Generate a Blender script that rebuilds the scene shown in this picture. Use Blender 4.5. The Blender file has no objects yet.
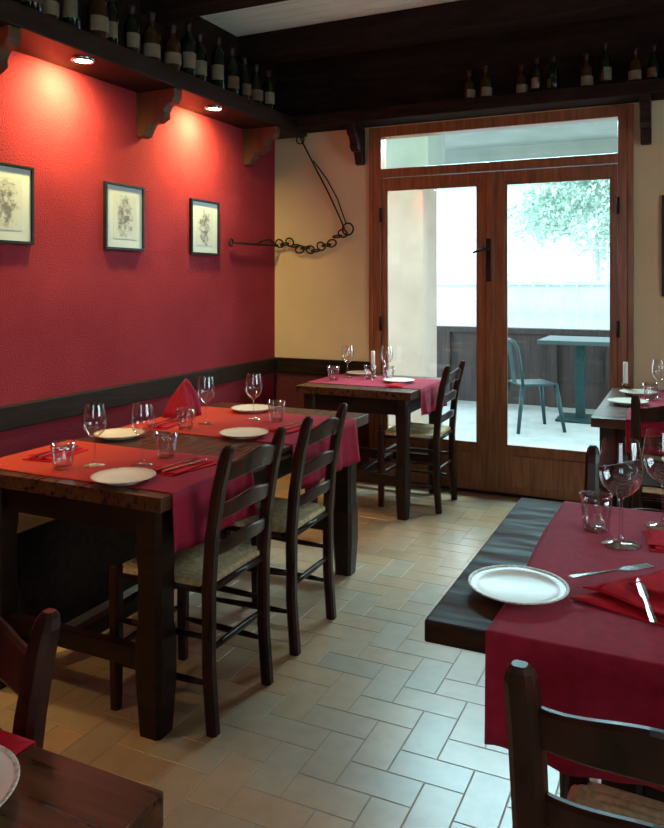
import bpy, bmesh, math, random
from mathutils import Vector, Matrix
random.seed(7)
scene = bpy.context.scene
COL = scene.collection

# ------------------------------------------------------------------ materials
def new_mat(name):
    m = bpy.data.materials.new(name); m.use_nodes = True
    nt = m.node_tree
    return m, nt, nt.nodes["Principled BSDF"]

def mat_noise(name, c1, c2, scale=5, rough=0.5, stretch=(1,1,1), bump=0.0, bscale=None, bdist=0.01,
              metal=0.0, coat=0.0, detail=6, spec=0.5, r2=None, sheen=0):
    m, nt, p = new_mat(name)
    N = nt.nodes; L = nt.links
    tc = N.new("ShaderNodeTexCoord"); mp = N.new("ShaderNodeMapping")
    mp.inputs["Scale"].default_value = stretch
    L.new(tc.outputs["Object"], mp.inputs["Vector"])
    nz = N.new("ShaderNodeTexNoise"); nz.inputs["Scale"].default_value = scale
    nz.inputs["Detail"].default_value = detail
    L.new(mp.outputs[0], nz.inputs["Vector"])
    cr = N.new("ShaderNodeValToRGB")
    cr.color_ramp.elements[0].position = 0.3; cr.color_ramp.elements[0].color = (*c1, 1)
    cr.color_ramp.elements[1].position = 0.7; cr.color_ramp.elements[1].color = (*c2, 1)
    L.new(nz.outputs["Fac"], cr.inputs["Fac"]); L.new(cr.outputs["Color"], p.inputs["Base Color"])
    p.inputs["Roughness"].default_value = rough
    p.inputs["Metallic"].default_value = metal
    p.inputs["Coat Weight"].default_value = coat
    p.inputs["Coat Roughness"].default_value = 0.15
    p.inputs["Specular IOR Level"].default_value = spec
    if sheen:
        p.inputs["Sheen Weight"].default_value = sheen; p.inputs["Sheen Roughness"].default_value = 0.4
        p.inputs["Sheen Tint"].default_value = (1.0,0.75,0.9,1)
    if r2 is not None:
        mr = N.new("ShaderNodeMapRange"); mr.inputs["From Min"].default_value=0.3; mr.inputs["From Max"].default_value=0.7
        mr.inputs["To Min"].default_value = rough; mr.inputs["To Max"].default_value = r2
        L.new(nz.outputs["Fac"], mr.inputs["Value"]); L.new(mr.outputs[0], p.inputs["Roughness"])
    if bump:
        nb = N.new("ShaderNodeTexNoise"); nb.inputs["Scale"].default_value = bscale or scale*4
        nb.inputs["Detail"].default_value = 4
        L.new(mp.outputs[0], nb.inputs["Vector"])
        b = N.new("ShaderNodeBump"); b.inputs["Strength"].default_value = bump; b.inputs["Distance"].default_value = bdist
        L.new(nb.outputs["Fac"], b.inputs["Height"]); L.new(b.outputs[0], p.inputs["Normal"])
    return m

M = {}
M['red_wall'] = mat_noise("red_stucco", (0.26,0.027,0.040), (0.33,0.037,0.049), 3, 0.8, bump=0.75, bscale=130, bdist=0.008, spec=0.05, detail=8)
M['cream'] = mat_noise("cream_plaster", (0.60,0.45,0.26), (0.68,0.52,0.31), 3, 0.8, bump=0.3, bscale=60, bdist=0.004)
M['maroon'] = mat_noise("maroon_paint", (0.07,0.010,0.016), (0.10,0.013,0.02), 3, 0.6, bump=0.5, bscale=48)
M['dark'] = mat_noise("dark_stained_wood", (0.009,0.004,0.0025), (0.034,0.012,0.006), 6, 0.36, (1,1,5), bump=0.15, bscale=20, bdist=0.003, r2=0.5, spec=0.25)
M['darkx'] = mat_noise("worn_dark_brown_wood", (0.010,0.0045,0.003), (0.075,0.027,0.011), 5, 0.42, (1.2,7,7), bump=0.05, bscale=14, bdist=0.002, r2=0.7, spec=0.07)
M['darky'] = mat_noise("warm_brown_tabletop_wood", (0.018,0.007,0.004), (0.11,0.036,0.014), 7, 0.22, (8,0.6,8), bump=0.15, bscale=14, bdist=0.003, r2=0.45, spec=0.4)
M['warmx'] = mat_noise("warm_brown_plank_wood", (0.022,0.008,0.004), (0.14,0.046,0.016), 7, 0.22, (0.6,8,8), bump=0.15, bscale=14, bdist=0.003, r2=0.45, spec=0.4)
M['beam'] = mat_noise("old_beam_wood", (0.008,0.0045,0.003), (0.026,0.012,0.008), 5, 0.75, (1,6,6), bump=0.4, bscale=14, bdist=0.01, spec=0.12)
M['shelfw'] = mat_noise("shelf_wood", (0.014,0.007,0.004), (0.034,0.014,0.008), 5, 0.55, (6,1,6), bump=0.3, bscale=14, bdist=0.006, spec=0.2)
M['bracket'] = mat_noise("bracket_wood", (0.05,0.018,0.008), (0.11,0.038,0.016), 6, 0.5, (4,4,1))
M['chair'] = mat_noise("chair_wood", (0.012,0.004,0.0025), (0.052,0.014,0.007), 7, 0.26, (3,3,0.8), r2=0.40, spec=0.27)
M['door'] = mat_noise("door_wood", (0.17,0.053,0.018), (0.33,0.112,0.040), 6, 0.34, (8,8,0.7), bump=0.1, bscale=20, bdist=0.002)
M['pale_ceiling'] = mat_noise("pale_ceiling_boards", (0.80,0.80,0.70), (0.88,0.88,0.78), 4, 0.7, (1,9,1))
M['white'] = mat_noise("cream_ceramic", (0.78,0.71,0.60), (0.84,0.77,0.66), 4, 0.3, spec=0.25)
M['ceram_rim'] = mat_noise("speckled_ceramic_rim", (0.40,0.30,0.2), (0.84,0.76,0.64), 150, 0.4, spec=0.2)
M['iron'] = mat_noise("black_iron", (0.015,0.012,0.012), (0.04,0.03,0.028), 12, 0.45, metal=0.8, bump=0.3)
M['steel'] = mat_noise("cutlery_steel", (0.28,0.28,0.29), (0.42,0.42,0.43), 12, 0.22, metal=1.0)
M['brass'] = mat_noise("aged_brass", (0.16,0.11,0.06), (0.28,0.2,0.11), 9, 0.3, metal=1.0)
M['crimson'] = mat_noise("crimson_cloth", (0.29,0.009,0.026), (0.38,0.013,0.038), 40, 0.85, bump=0.5, bscale=300, bdist=0.0015, spec=0.2, sheen=0.12)
M['napkin'] = mat_noise("red_napkin_cloth", (0.46,0.008,0.018), (0.56,0.012,0.026), 10, 0.9, bump=0.3, bscale=400, bdist=0.001, spec=0.15)
M['black'] = mat_noise("black_frame_lacquer", (0.006,0.008,0.009), (0.014,0.018,0.019), 8, 0.45, spec=0.2)
M['paper'] = mat_noise("mount_paper", (0.50,0.58,0.57), (0.56,0.64,0.63), 6, 0.9)
M['rush'] = mat_noise("woven_rush", (0.55,0.37,0.18), (0.86,0.66,0.38), 60, 0.75, bump=0.5, bscale=160, bdist=0.003, spec=0.2)
M['bottle'] = mat_noise("dark_bottle_glass", (0.006,0.010,0.006), (0.012,0.016,0.008), 3, 0.15, spec=0.25)
M['bottleb'] = mat_noise("brown_bottle_glass", (0.03,0.013,0.005), (0.05,0.022,0.008), 3, 0.15, spec=0.25)
M['label'] = mat_noise("aged_label_paper", (0.14,0.105,0.065), (0.22,0.17,0.10), 14, 0.8)
M['label2'] = mat_noise("ochre_label_paper", (0.09,0.045,0.017), (0.15,0.08,0.035), 24, 0.8)
M['capsule'] = mat_noise("dark_capsule", (0.02,0.007,0.006), (0.035,0.010,0.010), 12, 0.5, metal=0.2)
M['wax'] = mat_noise("white_wax", (0.85,0.83,0.76), (0.9,0.88,0.82), 4, 0.5)
M['teal'] = mat_noise("teal_painted_metal", (0.008,0.045,0.055), (0.012,0.065,0.075), 10, 0.4, metal=0.2)
M['tealtop'] = mat_noise("grey_teal_table_top", (0.045,0.085,0.10), (0.06,0.11,0.125), 10, 0.5)
M['terrace'] = mat_noise("terrace_concrete", (0.42,0.46,0.47), (0.55,0.59,0.60), 5, 0.8)
M['stucco_out'] = mat_noise("outdoor_stucco", (0.36,0.27,0.22), (0.42,0.32,0.26), 5, 0.9)
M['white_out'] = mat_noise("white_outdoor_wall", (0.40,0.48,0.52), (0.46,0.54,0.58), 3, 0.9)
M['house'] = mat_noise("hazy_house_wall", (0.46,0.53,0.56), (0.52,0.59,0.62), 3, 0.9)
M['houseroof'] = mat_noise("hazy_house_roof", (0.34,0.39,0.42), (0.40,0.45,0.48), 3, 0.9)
M['roofpaint'] = mat_noise("porch_ceiling_paint", (0.24,0.28,0.26), (0.30,0.34,0.32), 3, 0.9)
M['parapet'] = mat_noise("weathered_boards", (0.026,0.021,0.021), (0.06,0.046,0.044), 5, 0.8, (9,1,0.6))
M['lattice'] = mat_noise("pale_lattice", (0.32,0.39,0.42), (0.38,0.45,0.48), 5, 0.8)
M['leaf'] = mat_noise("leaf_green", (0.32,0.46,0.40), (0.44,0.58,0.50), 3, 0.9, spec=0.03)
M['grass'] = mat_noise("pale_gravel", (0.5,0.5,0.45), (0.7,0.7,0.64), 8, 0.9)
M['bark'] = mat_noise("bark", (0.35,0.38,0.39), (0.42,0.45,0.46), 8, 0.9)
M['grout'] = mat_noise("floor_grout", (0.29,0.215,0.15), (0.36,0.27,0.195), 30, 0.5)

def glow_tinted_cloth():
    """woven crimson cloth, spotlight glow put into its colour as orange-red at wall side"""
    m, nt, p = new_mat("crimson_woven_cloth_lamp_glow"); N=nt.nodes; L=nt.links
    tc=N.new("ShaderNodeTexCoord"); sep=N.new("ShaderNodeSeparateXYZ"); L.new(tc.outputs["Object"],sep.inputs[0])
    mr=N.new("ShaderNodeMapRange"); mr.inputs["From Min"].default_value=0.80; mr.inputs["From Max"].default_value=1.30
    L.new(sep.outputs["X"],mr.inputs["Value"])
    cr=N.new("ShaderNodeValToRGB"); cr.color_ramp.elements[0].color=(0.48,0.045,0.022,1); cr.color_ramp.elements[1].color=(0.30,0.010,0.032,1)  # orange end paints the wall spotlights' warm glow into the cloth
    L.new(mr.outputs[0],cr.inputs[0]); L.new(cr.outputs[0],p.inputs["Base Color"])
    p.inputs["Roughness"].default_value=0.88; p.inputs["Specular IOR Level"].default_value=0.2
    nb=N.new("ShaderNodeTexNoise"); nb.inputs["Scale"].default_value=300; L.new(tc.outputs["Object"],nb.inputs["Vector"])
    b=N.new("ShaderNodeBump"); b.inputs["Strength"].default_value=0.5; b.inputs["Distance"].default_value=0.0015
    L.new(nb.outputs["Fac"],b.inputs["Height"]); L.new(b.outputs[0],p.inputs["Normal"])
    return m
M['glow_tinted']=glow_tinted_cloth()

def tile_mat():
    m, nt, p = new_mat("glazed_terracotta_tile"); N=nt.nodes; L=nt.links
    g = N.new("ShaderNodeNewGeometry")
    cr = N.new("ShaderNodeValToRGB"); e = cr.color_ramp.elements
    e[0].position=0; e[0].color=(0.55,0.31,0.16,1)
    e[1].position=1; e[1].color=(0.50,0.39,0.28,1)
    for pos,c in ((0.2,(0.54,0.37,0.23,1)),(0.4,(0.45,0.34,0.24,1)),(0.6,(0.58,0.37,0.215,1)),(0.8,(0.49,0.31,0.18,1))):
        x=e.new(pos); x.color=c
    L.new(g.outputs["Random Per Island"], cr.inputs["Fac"])
    tc=N.new("ShaderNodeTexCoord"); nz=N.new("ShaderNodeTexNoise"); nz.inputs["Scale"].default_value=16; nz.inputs["Detail"].default_value=6
    L.new(tc.outputs["Object"], nz.inputs["Vector"])
    ra=N.new("ShaderNodeValToRGB"); ra.color_ramp.elements[0].position=0.3; ra.color_ramp.elements[0].color=(0.72,0.68,0.64,1); ra.color_ramp.elements[1].position=0.7; ra.color_ramp.elements[1].color=(1,1,1,1)
    L.new(nz.outputs["Fac"],ra.inputs[0])
    mx=N.new("ShaderNodeMix"); mx.data_type='RGBA'; mx.blend_type='MULTIPLY'; mx.inputs["Factor"].default_value=0.6
    L.new(cr.outputs["Color"], mx.inputs["A"]); L.new(ra.outputs["Color"], mx.inputs["B"])
    L.new(mx.outputs["Result"], p.inputs["Base Color"])
    p.inputs["Roughness"].default_value=0.31
    p.inputs["Specular IOR Level"].default_value=0.95
    b=N.new("ShaderNodeBump"); b.inputs["Strength"].default_value=0.15; b.inputs["Distance"].default_value=0.003
    nz2=N.new("ShaderNodeTexNoise"); nz2.inputs["Scale"].default_value=14; L.new(tc.outputs["Object"], nz2.inputs["Vector"])
    L.new(nz2.outputs["Fac"], b.inputs["Height"]); L.new(b.outputs[0], p.inputs["Normal"])
    return m
M['tile'] = tile_mat()

def glass_mat(name, base=0.04, top=0.6, tint=(1,1,1), power=3.0):
    m = bpy.data.materials.new(name); m.use_nodes=True; nt=m.node_tree; N=nt.nodes; L=nt.links
    N.remove(N["Principled BSDF"]); out=N["Material Output"]
    t=N.new("ShaderNodeBsdfTransparent"); t.inputs[0].default_value=(*tint,1)
    g=N.new("ShaderNodeBsdfGlossy"); g.inputs["Roughness"].default_value=0.03
    lw=N.new("ShaderNodeLayerWeight"); lw.inputs["Blend"].default_value=0.5
    pw=N.new("ShaderNodeMath"); pw.operation='POWER'; pw.inputs[1].default_value=power
    mr=N.new("ShaderNodeMapRange"); mr.inputs["To Min"].default_value=base; mr.inputs["To Max"].default_value=top
    L.new(lw.outputs["Facing"], pw.inputs[0]); L.new(pw.outputs[0], mr.inputs["Value"])
    mx=N.new("ShaderNodeMixShader"); L.new(mr.outputs[0], mx.inputs[0]); L.new(t.outputs[0], mx.inputs[1]); L.new(g.outputs[0], mx.inputs[2])
    L.new(mx.outputs[0], out.inputs["Surface"])
    return m
M['glass'] = glass_mat("clear_drinking_glass", 0.10, 0.95, (0.985,0.99,0.99), 1.8)
M['pane'] = glass_mat("window_glass", 0.03, 0.5, (0.97,1,1), 4)

def emit_mat(name, c, s):
    m=bpy.data.materials.new(name); m.use_nodes=True; nt=m.node_tree; N=nt.nodes
    p=N["Principled BSDF"]; p.inputs["Base Color"].default_value=(*c,1)
    p.inputs["Emission Color"].default_value=(*c,1); p.inputs["Emission Strength"].default_value=s
    return m
M['lamp'] = emit_mat("lamp_glow", (1.0,0.88,0.70), 40)

def print_mat(seed):
    m, nt, p = new_mat("engraving_print"); N=nt.nodes; L=nt.links
    tc=N.new("ShaderNodeTexCoord")
    mp=N.new("ShaderNodeMapping"); mp.inputs["Location"].default_value=(seed*3.1,seed*1.7,0)
    L.new(tc.outputs["Object"], mp.inputs["Vector"])
    nz=N.new("ShaderNodeTexNoise"); nz.inputs["Scale"].default_value=26; nz.inputs["Detail"].default_value=8; nz.inputs["Roughness"].default_value=0.75
    L.new(mp.outputs[0], nz.inputs["Vector"])
    sep=N.new("ShaderNodeSeparateXYZ"); L.new(tc.outputs["Object"], sep.inputs[0])
    def math_(op,a,b):
        n=N.new("ShaderNodeMath"); n.operation=op
        for i,v in enumerate((a,b)):
            if v is None: continue
            if isinstance(v,(int,float)): n.inputs[i].default_value=v
            else: L.new(v,n.inputs[i])
        return n.outputs[0]
    yy=math_('MULTIPLY',sep.outputs['Y'],13); yy=math_('MULTIPLY',yy,yy)
    zz=math_('MULTIPLY',sep.outputs['Z'],7.5); zz=math_('MULTIPLY',zz,zz)
    d=math_('ADD',yy,zz); d=math_('MULTIPLY',d,0.2)
    v=math_('ADD',nz.outputs['Fac'],d)
    cr=N.new("ShaderNodeValToRGB"); cr.color_ramp.elements[0].position=0.48; cr.color_ramp.elements[0].color=(0.15,0.16,0.16,1)
    cr.color_ramp.elements[1].position=0.64; cr.color_ramp.elements[1].color=(0.50,0.56,0.54,1)
    L.new(v,cr.inputs[0]); L.new(cr.outputs[0],p.inputs["Base Color"]); p.inputs["Roughness"].default_value=0.8
    return m

# ------------------------------------------------------------------ mesh helpers
def obj_from_bm(name, bm, mat, parent=None, smooth=False):
    me = bpy.data.meshes.new(name); bm.normal_update(); bm.to_mesh(me); bm.free()
    if mat is not None: me.materials.append(mat)
    if smooth:
        for p in me.polygons: p.use_smooth = True
    o = bpy.data.objects.new(name, me); COL.objects.link(o)
    if parent is not None: o.parent = parent
    return o

def add_box(bm, b, bev=0.0):
    x0,x1,y0,y1,z0,z1 = b
    r = bmesh.ops.create_cube(bm, size=1.0)
    vs = r['verts']
    for v in vs:
        v.co = Vector(((x0+x1)/2+v.co.x*(x1-x0), (y0+y1)/2+v.co.y*(y1-y0), (z0+z1)/2+v.co.z*(z1-z0)))
    if bev>0:
        es = list({e for v in vs for e in v.link_edges})
        bmesh.ops.bevel(bm, geom=es, offset=bev, segments=2, affect='EDGES', profile=0.6)

def boxes(name, bl, mat, parent=None, bev=0.0):
    bm = bmesh.new()
    for b in bl: add_box(bm, b, bev)
    return obj_from_bm(name, bm, mat, parent)

def add_lathe(bm, prof, n=32, c=(0,0,0), flute=None):
    rings=[]
    for r,z in prof:
        if r<=1e-6: rings.append([bm.verts.new((c[0],c[1],c[2]+z))])
        else:
            ring=[]
            for i in range(n):
                a=2*math.pi*i/n
                rr = r*(1+flute*math.cos(a*n/4)) if (flute and z<0.07) else r
                ring.append(bm.verts.new((c[0]+rr*math.cos(a), c[1]+rr*math.sin(a), c[2]+z)))
            rings.append(ring)
    for A,B in zip(rings,rings[1:]):
        if len(A)==1 and len(B)==1: continue
        for i in range(n):
            j=(i+1)%n
            if len(A)==1: bm.faces.new((A[0],B[j],B[i]))
            elif len(B)==1: bm.faces.new((A[i],A[j],B[0]))
            else: bm.faces.new((A[i],A[j],B[j],B[i]))

def lathe(name, prof, mat, n=32, parent=None, flute=None, c=(0,0,0)):
    bm=bmesh.new(); add_lathe(bm,prof,n,c,flute)
    bmesh.ops.recalc_face_normals(bm, faces=bm.faces)
    return obj_from_bm(name,bm,mat,parent,True)

def add_tube(bm, pts, rads, n=10, closed=False):
    pts=[Vector(p) for p in pts]
    if not hasattr(rads,'__len__'): rads=[rads]*len(pts)
    rings=[]; up=None; m=len(pts)
    for i,p in enumerate(pts):
        if closed: t=(pts[(i+1)%m]-pts[i-1]).normalized()
        else: t=(pts[min(i+1,m-1)]-pts[max(i-1,0)]).normalized()
        if up is None:
            up=Vector((0,0,1)) if abs(t.z)<0.9 else Vector((1,0,0))
        s=t.cross(up).normalized(); up=s.cross(t).normalized()
        rings.append([bm.verts.new(p+(s*math.cos(2*math.pi*k/n)+up*math.sin(2*math.pi*k/n))*rads[i]) for k in range(n)])
    R=list(zip(rings,rings[1:]))
    if closed: R.append((rings[-1],rings[0]))
    for A,B in R:
        for k in range(n):
            l=(k+1)%n; bm.faces.new((A[k],A[l],B[l],B[k]))
    if not closed:
        bm.faces.new(rings[0][::-1]); bm.faces.new(rings[-1])

def tube(name, pts, rads, mat, n=10, parent=None, closed=False):
    bm=bmesh.new(); add_tube(bm,pts,rads,n,closed)
    bmesh.ops.recalc_face_normals(bm, faces=bm.faces)
    return obj_from_bm(name,bm,mat,parent,True)

def post(name, levels, mat, parent, ch=0.28):
    bm=bmesh.new(); rings=[]
    for x,y,z,hx,hy in levels:
        c=min(hx,hy)*ch
        co=[(hx,hy-c),(hx-c,hy),(-hx+c,hy),(-hx,hy-c),(-hx,-hy+c),(-hx+c,-hy),(hx-c,-hy),(hx,-hy+c)]
        rings.append([bm.verts.new((x+a,y+b,z)) for a,b in co])
    for A,B in zip(rings,rings[1:]):
        for k in range(8):
            l=(k+1)%8; bm.faces.new((A[k],A[l],B[l],B[k]))
    bm.faces.new(rings[0][::-1]); bm.faces.new(rings[-1])
    return obj_from_bm(name,bm,mat,parent)

def empty(name, loc=(0,0,0), rz=0.0):
    o=bpy.data.objects.new(name,None); o.empty_display_size=0.1; COL.objects.link(o)
    o.location=loc; o.rotation_euler=(0,0,rz); return o

def tag(o,label,cat,group=None,kind=None):
    o["label"]=label; o["category"]=cat
    if group: o["group"]=group
    if kind: o["kind"]=kind
    return o

def struct(o,label=None):
    o["kind"]="structure"
    if label: o["label"]=label; o["category"]="room part"
    return o

def copy_thing(src, loc, rz=None, label=None, scale=None):
    def rec(o,par):
        c=o.copy(); COL.objects.link(c)
        if par is not None:
            c.parent=par; c.matrix_parent_inverse=o.matrix_parent_inverse.copy()
        for ch in list(o.children): rec(ch,c)
        return c
    c=rec(src,None); c.location=loc
    if rz is not None: c.rotation_euler=(0,0,rz)
    if label: c["label"]=label
    if scale: c.scale=scale
    return c

# ------------------------------------------------------------------ room shell
BW=4.93; RX=5.2; FY=-1.8; CH=3.05
w=0.112; g=0.0015
bm=bmesh.new()
add_box(bm,(0,RX,FY,BW+0.12,-0.08,-0.001))
for f in bm.faces: f.material_index=0
nx=int(RX/w)+1; ny=int((BW-FY)/w)+1
def quad(xa,xb,ya,yb):
    xa=max(xa,0.0); xb=min(xb,RX); ya=max(ya,FY); yb=min(yb,BW)
    if xb-xa<0.012 or yb-ya<0.012: return
    xa+=g; xb-=g; ya+=g; yb-=g; e=0.0012
    lo=[bm.verts.new(p) for p in ((xa,ya,-0.001),(xb,ya,-0.001),(xb,yb,-0.001),(xa,yb,-0.001))]
    hi=[bm.verts.new(p) for p in ((xa+e,ya+e,0),(xb-e,ya+e,0),(xb-e,yb-e,0),(xa+e,yb-e,0))]
    fs=[bm.faces.new(hi)]
    for k in range(4):
        l=(k+1)%4; fs.append(bm.faces.new((lo[k],lo[l],hi[l],hi[k])))
    for f in fs: f.material_index=1
for i in range(-2,nx+2):
    for j in range(-2,ny+2):
        k=(i-j)%4
        if k==0: quad(i*w,(i+2)*w,FY+j*w,FY+(j+1)*w)
        elif k==3: quad(i*w,(i+1)*w,FY+j*w,FY+(j+2)*w)
fl=obj_from_bm("floor",bm,M['grout']); fl.data.materials.append(M['tile'])
struct(fl)

struct(boxes("wall_left",[(-0.12,0,FY-0.12,BW+0.12,-0.08,CH)],M['red_wall']))
DX0,DX1,DT=0.80,2.45,2.46
struct(boxes("wall_back",[(0,DX0,BW,BW+0.12,-0.08,CH),(DX1,RX,BW,BW+0.12,-0.08,CH),(DX0,DX1,BW,BW+0.12,DT,CH)],M['cream']))
struct(boxes("trim_1",[(0.0,DX0-0.002,BW-0.012,BW,0.0,0.72)],M['maroon']))
struct(boxes("wall_front",[(0,2.2,FY-0.12,FY,-0.08,CH),(3.6,RX,FY-0.12,FY,-0.08,CH),(2.2,3.6,FY-0.12,FY,-0.08,1.0),(2.2,3.6,FY-0.12,FY,2.2,CH)],M['red_wall']))
struct(boxes("wall_right",[(RX,RX+0.12,FY-0.12,0.9,-0.08,CH),(RX,RX+0.12,3.0,BW+0.12,-0.08,CH),(RX,RX+0.12,0.9,3.0,-0.08,0.95),(RX,RX+0.12,0.9,3.0,2.2,CH)],M['red_wall']))
cb=[(0,RX,FY,BW,CH+0.012,CH+0.1)]
yy=FY
while yy<BW-0.02:
    cb.append((0,RX,yy+0.004,min(yy+0.096,BW),CH,CH+0.012)); yy+=0.10
struct(boxes("ceiling",cb,M['pale_ceiling']))
by=[4.38,3.38,2.62,1.82,1.02,0.22,-0.58,-1.38]
for i,y in enumerate(by):
    b=boxes("trim_%d"%(i+2),[(0.001,RX-0.001,y,y+0.18,2.88,CH)],M['beam'],bev=0.012); struct(b)
struct(boxes("trim_10",[(0,0.015,FY,BW-0.015,2.54,CH-0.001)],M['beam']))
struct(boxes("trim_11",[(0.0,RX,BW-0.015,BW,2.54,CH-0.001)],M['beam']))
struct(boxes("trim_12",[(0,0.035,FY,BW,0.72,0.83)],M['shelfw'],bev=0.006))
struct(boxes("trim_13",[(0.035,DX0-0.005,BW-0.03,BW,0.72,0.83)],M['beam'],bev=0.006))
struct(boxes("baseboard_back",[(DX1+0.005,RX,BW-0.015,BW,0,0.08)],M['dark']))

def window(name, axis, a0,a1,z0,z1,pos):
    e=empty(name); struct(e)
    n=3; fw=0.06; bl=[]
    def bx(u0,u1,v0,v1,d0=0.02,d1=0.08):
        return (u0,u1,pos+d0,pos+d1,v0,v1) if axis=='x' else (pos+d0,pos+d1,u0,u1,v0,v1)
    bl+= [bx(a0,a1,z0,z0+fw),bx(a0,a1,z1-fw,z1)]
    for i in range(n+1):
        u=a0+(a1-a0-fw)*i/n; bl.append(bx(u,u+fw,z0+fw,z1-fw))
    boxes("window_frame",bl,M['door'],e)
    for i in range(n):
        ua=a0+(a1-a0-fw)*i/n+fw; ub=a0+(a1-a0-fw)*(i+1)/n
        boxes("window_pane",[bx(ua,ub,z0+fw,z1-fw,0.047,0.053)],M['pane'],e)
    return e
window("added_window_1",'x',2.2,3.6,1.0,2.2,FY-0.12)  # unseen window behind the camera, added to let in fill light
window("added_window_2",'y',0.9,3.0,0.95,2.2,RX)  # unseen right-hand window, added as an opening for cool fill light

# ------------------------------------------------------------------ door
d=empty("door_1",(0,0,0)); struct(d,"brown wooden glazed double door with transom window")
fy0,fy1=BW-0.02,BW+0.08
boxes("door_frame",[(DX0,DX0+0.055,fy0,fy1,0,DT),(DX1-0.055,DX1,fy0,fy1,0,DT),(DX0+0.055,DX1-0.055,fy0,fy1,DT-0.07,DT),
                    (DX0+0.055,DX1-0.055,fy0,fy1,2.11,2.17),(DX0-0.035,DX0,BW-0.025,BW,0,DT+0.0),(DX1,DX1+0.035,BW-0.025,BW,0,DT)],M['door'],d,bev=0.005)
boxes("door_threshold",[(DX0+0.055,DX1-0.055,fy0+0.02,fy1,0,0.02)],M['dark'],d)
boxes("transom_pane",[(DX0+0.055,DX1-0.055,BW+0.025,BW+0.031,2.17,DT-0.07)],M['pane'],d)
mid=(DX0+DX1)/2
def leaf(x0,x1,gx0,gx1,hand):
    ly0,ly1=BW-0.01,BW+0.04
    L=empty("door_leaf"); L.parent=d
    boxes("leaf_frame",[(x0,gx0,ly0,ly1,0.022,2.105),(gx1,x1,ly0,ly1,0.022,2.105),(gx0,gx1,ly0,ly1,0.022,0.32),(gx0,gx1,ly0,ly1,2.03,2.105),
        (gx0+0.05,gx1-0.05,ly0-0.008,ly0,0.07,0.27)],M['door'],L,bev=0.004)
    bd=0.014
    boxes("glazing_bead",[(gx0,gx0+bd,ly0+0.004,ly0+0.02,0.32,2.03),(gx1-bd,gx1,ly0+0.004,ly0+0.02,0.32,2.03),(gx0+bd,gx1-bd,ly0+0.004,ly0+0.02,0.32,0.32+bd),(gx0+bd,gx1-bd,ly0+0.004,ly0+0.02,2.03-bd,2.03)],M['door'],L)
    boxes("glass_pane",[(gx0,gx1,BW+0.018,BW+0.023,0.32,2.03)],M['pane'],L)
    hx = x0-0.004 if hand=='l' else x1+0.004
    for hz in (0.35,1.1,1.85):
        tube("hinge",[(hx,ly0-0.014,hz-0.05),(hx,ly0-0.014,hz+0.05)],0.011,M['iron'],8,L)
    return L
L1=leaf(DX0+0.058,mid-0.002,0.885,1.535,'l')
L2=leaf(mid+0.002,DX1-0.058,1.71,2.362,'r')
boxes("handle_plate",[(mid-0.034,mid-0.002,BW-0.030,BW-0.0245,1.39,1.67)],M['iron'],L1,bev=0.002)
tube("handle",[(mid-0.019,BW-0.028,1.60),(mid-0.019,BW-0.065,1.60),(mid-0.035,BW-0.072,1.60),(mid-0.09,BW-0.07,1.585),(mid-0.11,BW-0.07,1.575)],[0.008,0.009,0.009,0.008,0.006],M['iron'],10,L1)
boxes("astragal",[(mid-0.034,mid+0.016,BW-0.024,BW-0.0105,0.03,2.10)],M['door'],d,bev=0.004)

# ------------------------------------------------------------------ shelves on walls
def shelf_bracket_mesh(name, depth, height, thick, mat):
    prof=[(0,0),(depth,0),(depth,-0.045),(depth-0.02,-0.075),(depth*0.78,-0.085),(depth*0.70,-0.12),(depth*0.72,-0.15),
          (depth*0.55,-0.175),(depth*0.38,-0.175),(depth*0.30,-0.205),(depth*0.22,-height+0.005),(depth*0.08,-height),(0,-height+0.012)]
    bm=bmesh.new()
    A=[bm.verts.new((x,-thick/2,z)) for x,z in prof]; B=[bm.verts.new((x,thick/2,z)) for x,z in prof]
    n=len(prof)
    bm.faces.new(A); bm.faces.new(B[::-1])
    for i in range(n):
        j=(i+1)%n; bm.faces.new((A[j],A[i],B[i],B[j]))
    bmesh.ops.recalc_face_normals(bm, faces=bm.faces)
    es=[e for e in bm.edges if abs(e.verts[0].co.y-e.verts[1].co.y)<1e-6]
    bmesh.ops.bevel(bm,geom=es,offset=0.004,segments=1,affect='EDGES')
    return obj_from_bm(name,bm,mat)
SZ=2.44
sh=boxes("wall_shelf",[(0.001,0.28,-1.7,BW-0.02,SZ,SZ+0.10)],M['shelfw'],bev=0.006)
tag(sh,"long dark wooden shelf beam high on the red wall","shelf")
sh2=boxes("wall_shelf",[(0.285,RX-0.02,BW-0.235,BW-0.016,2.465,2.545)],M['beam'],bev=0.006)
tag(sh2,"long dark wooden shelf beam above the glazed door","shelf")
b0=shelf_bracket_mesh("shelf_bracket",0.26,0.25,0.07,M['bracket']); tag(b0,"carved scroll wooden bracket under the shelf on the red wall","bracket","carved shelf brackets")
b0.location=(0.001,2.29,SZ)
for y in (3.40,4.51,1.18,0.07):
    copy_thing(b0,(0.001,y,SZ))
b1=shelf_bracket_mesh("shelf_bracket",0.20,0.26,0.06,M['dark']); tag(b1,"dark carved wooden bracket beside the door frame","bracket","dark shelf brackets")
b1.rotation_euler=(0,0,-math.pi/2); b1.location=(0.70,BW-0.001,2.465)
copy_thing(b1,(2.555,BW-0.001,2.465),-math.pi/2)

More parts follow.
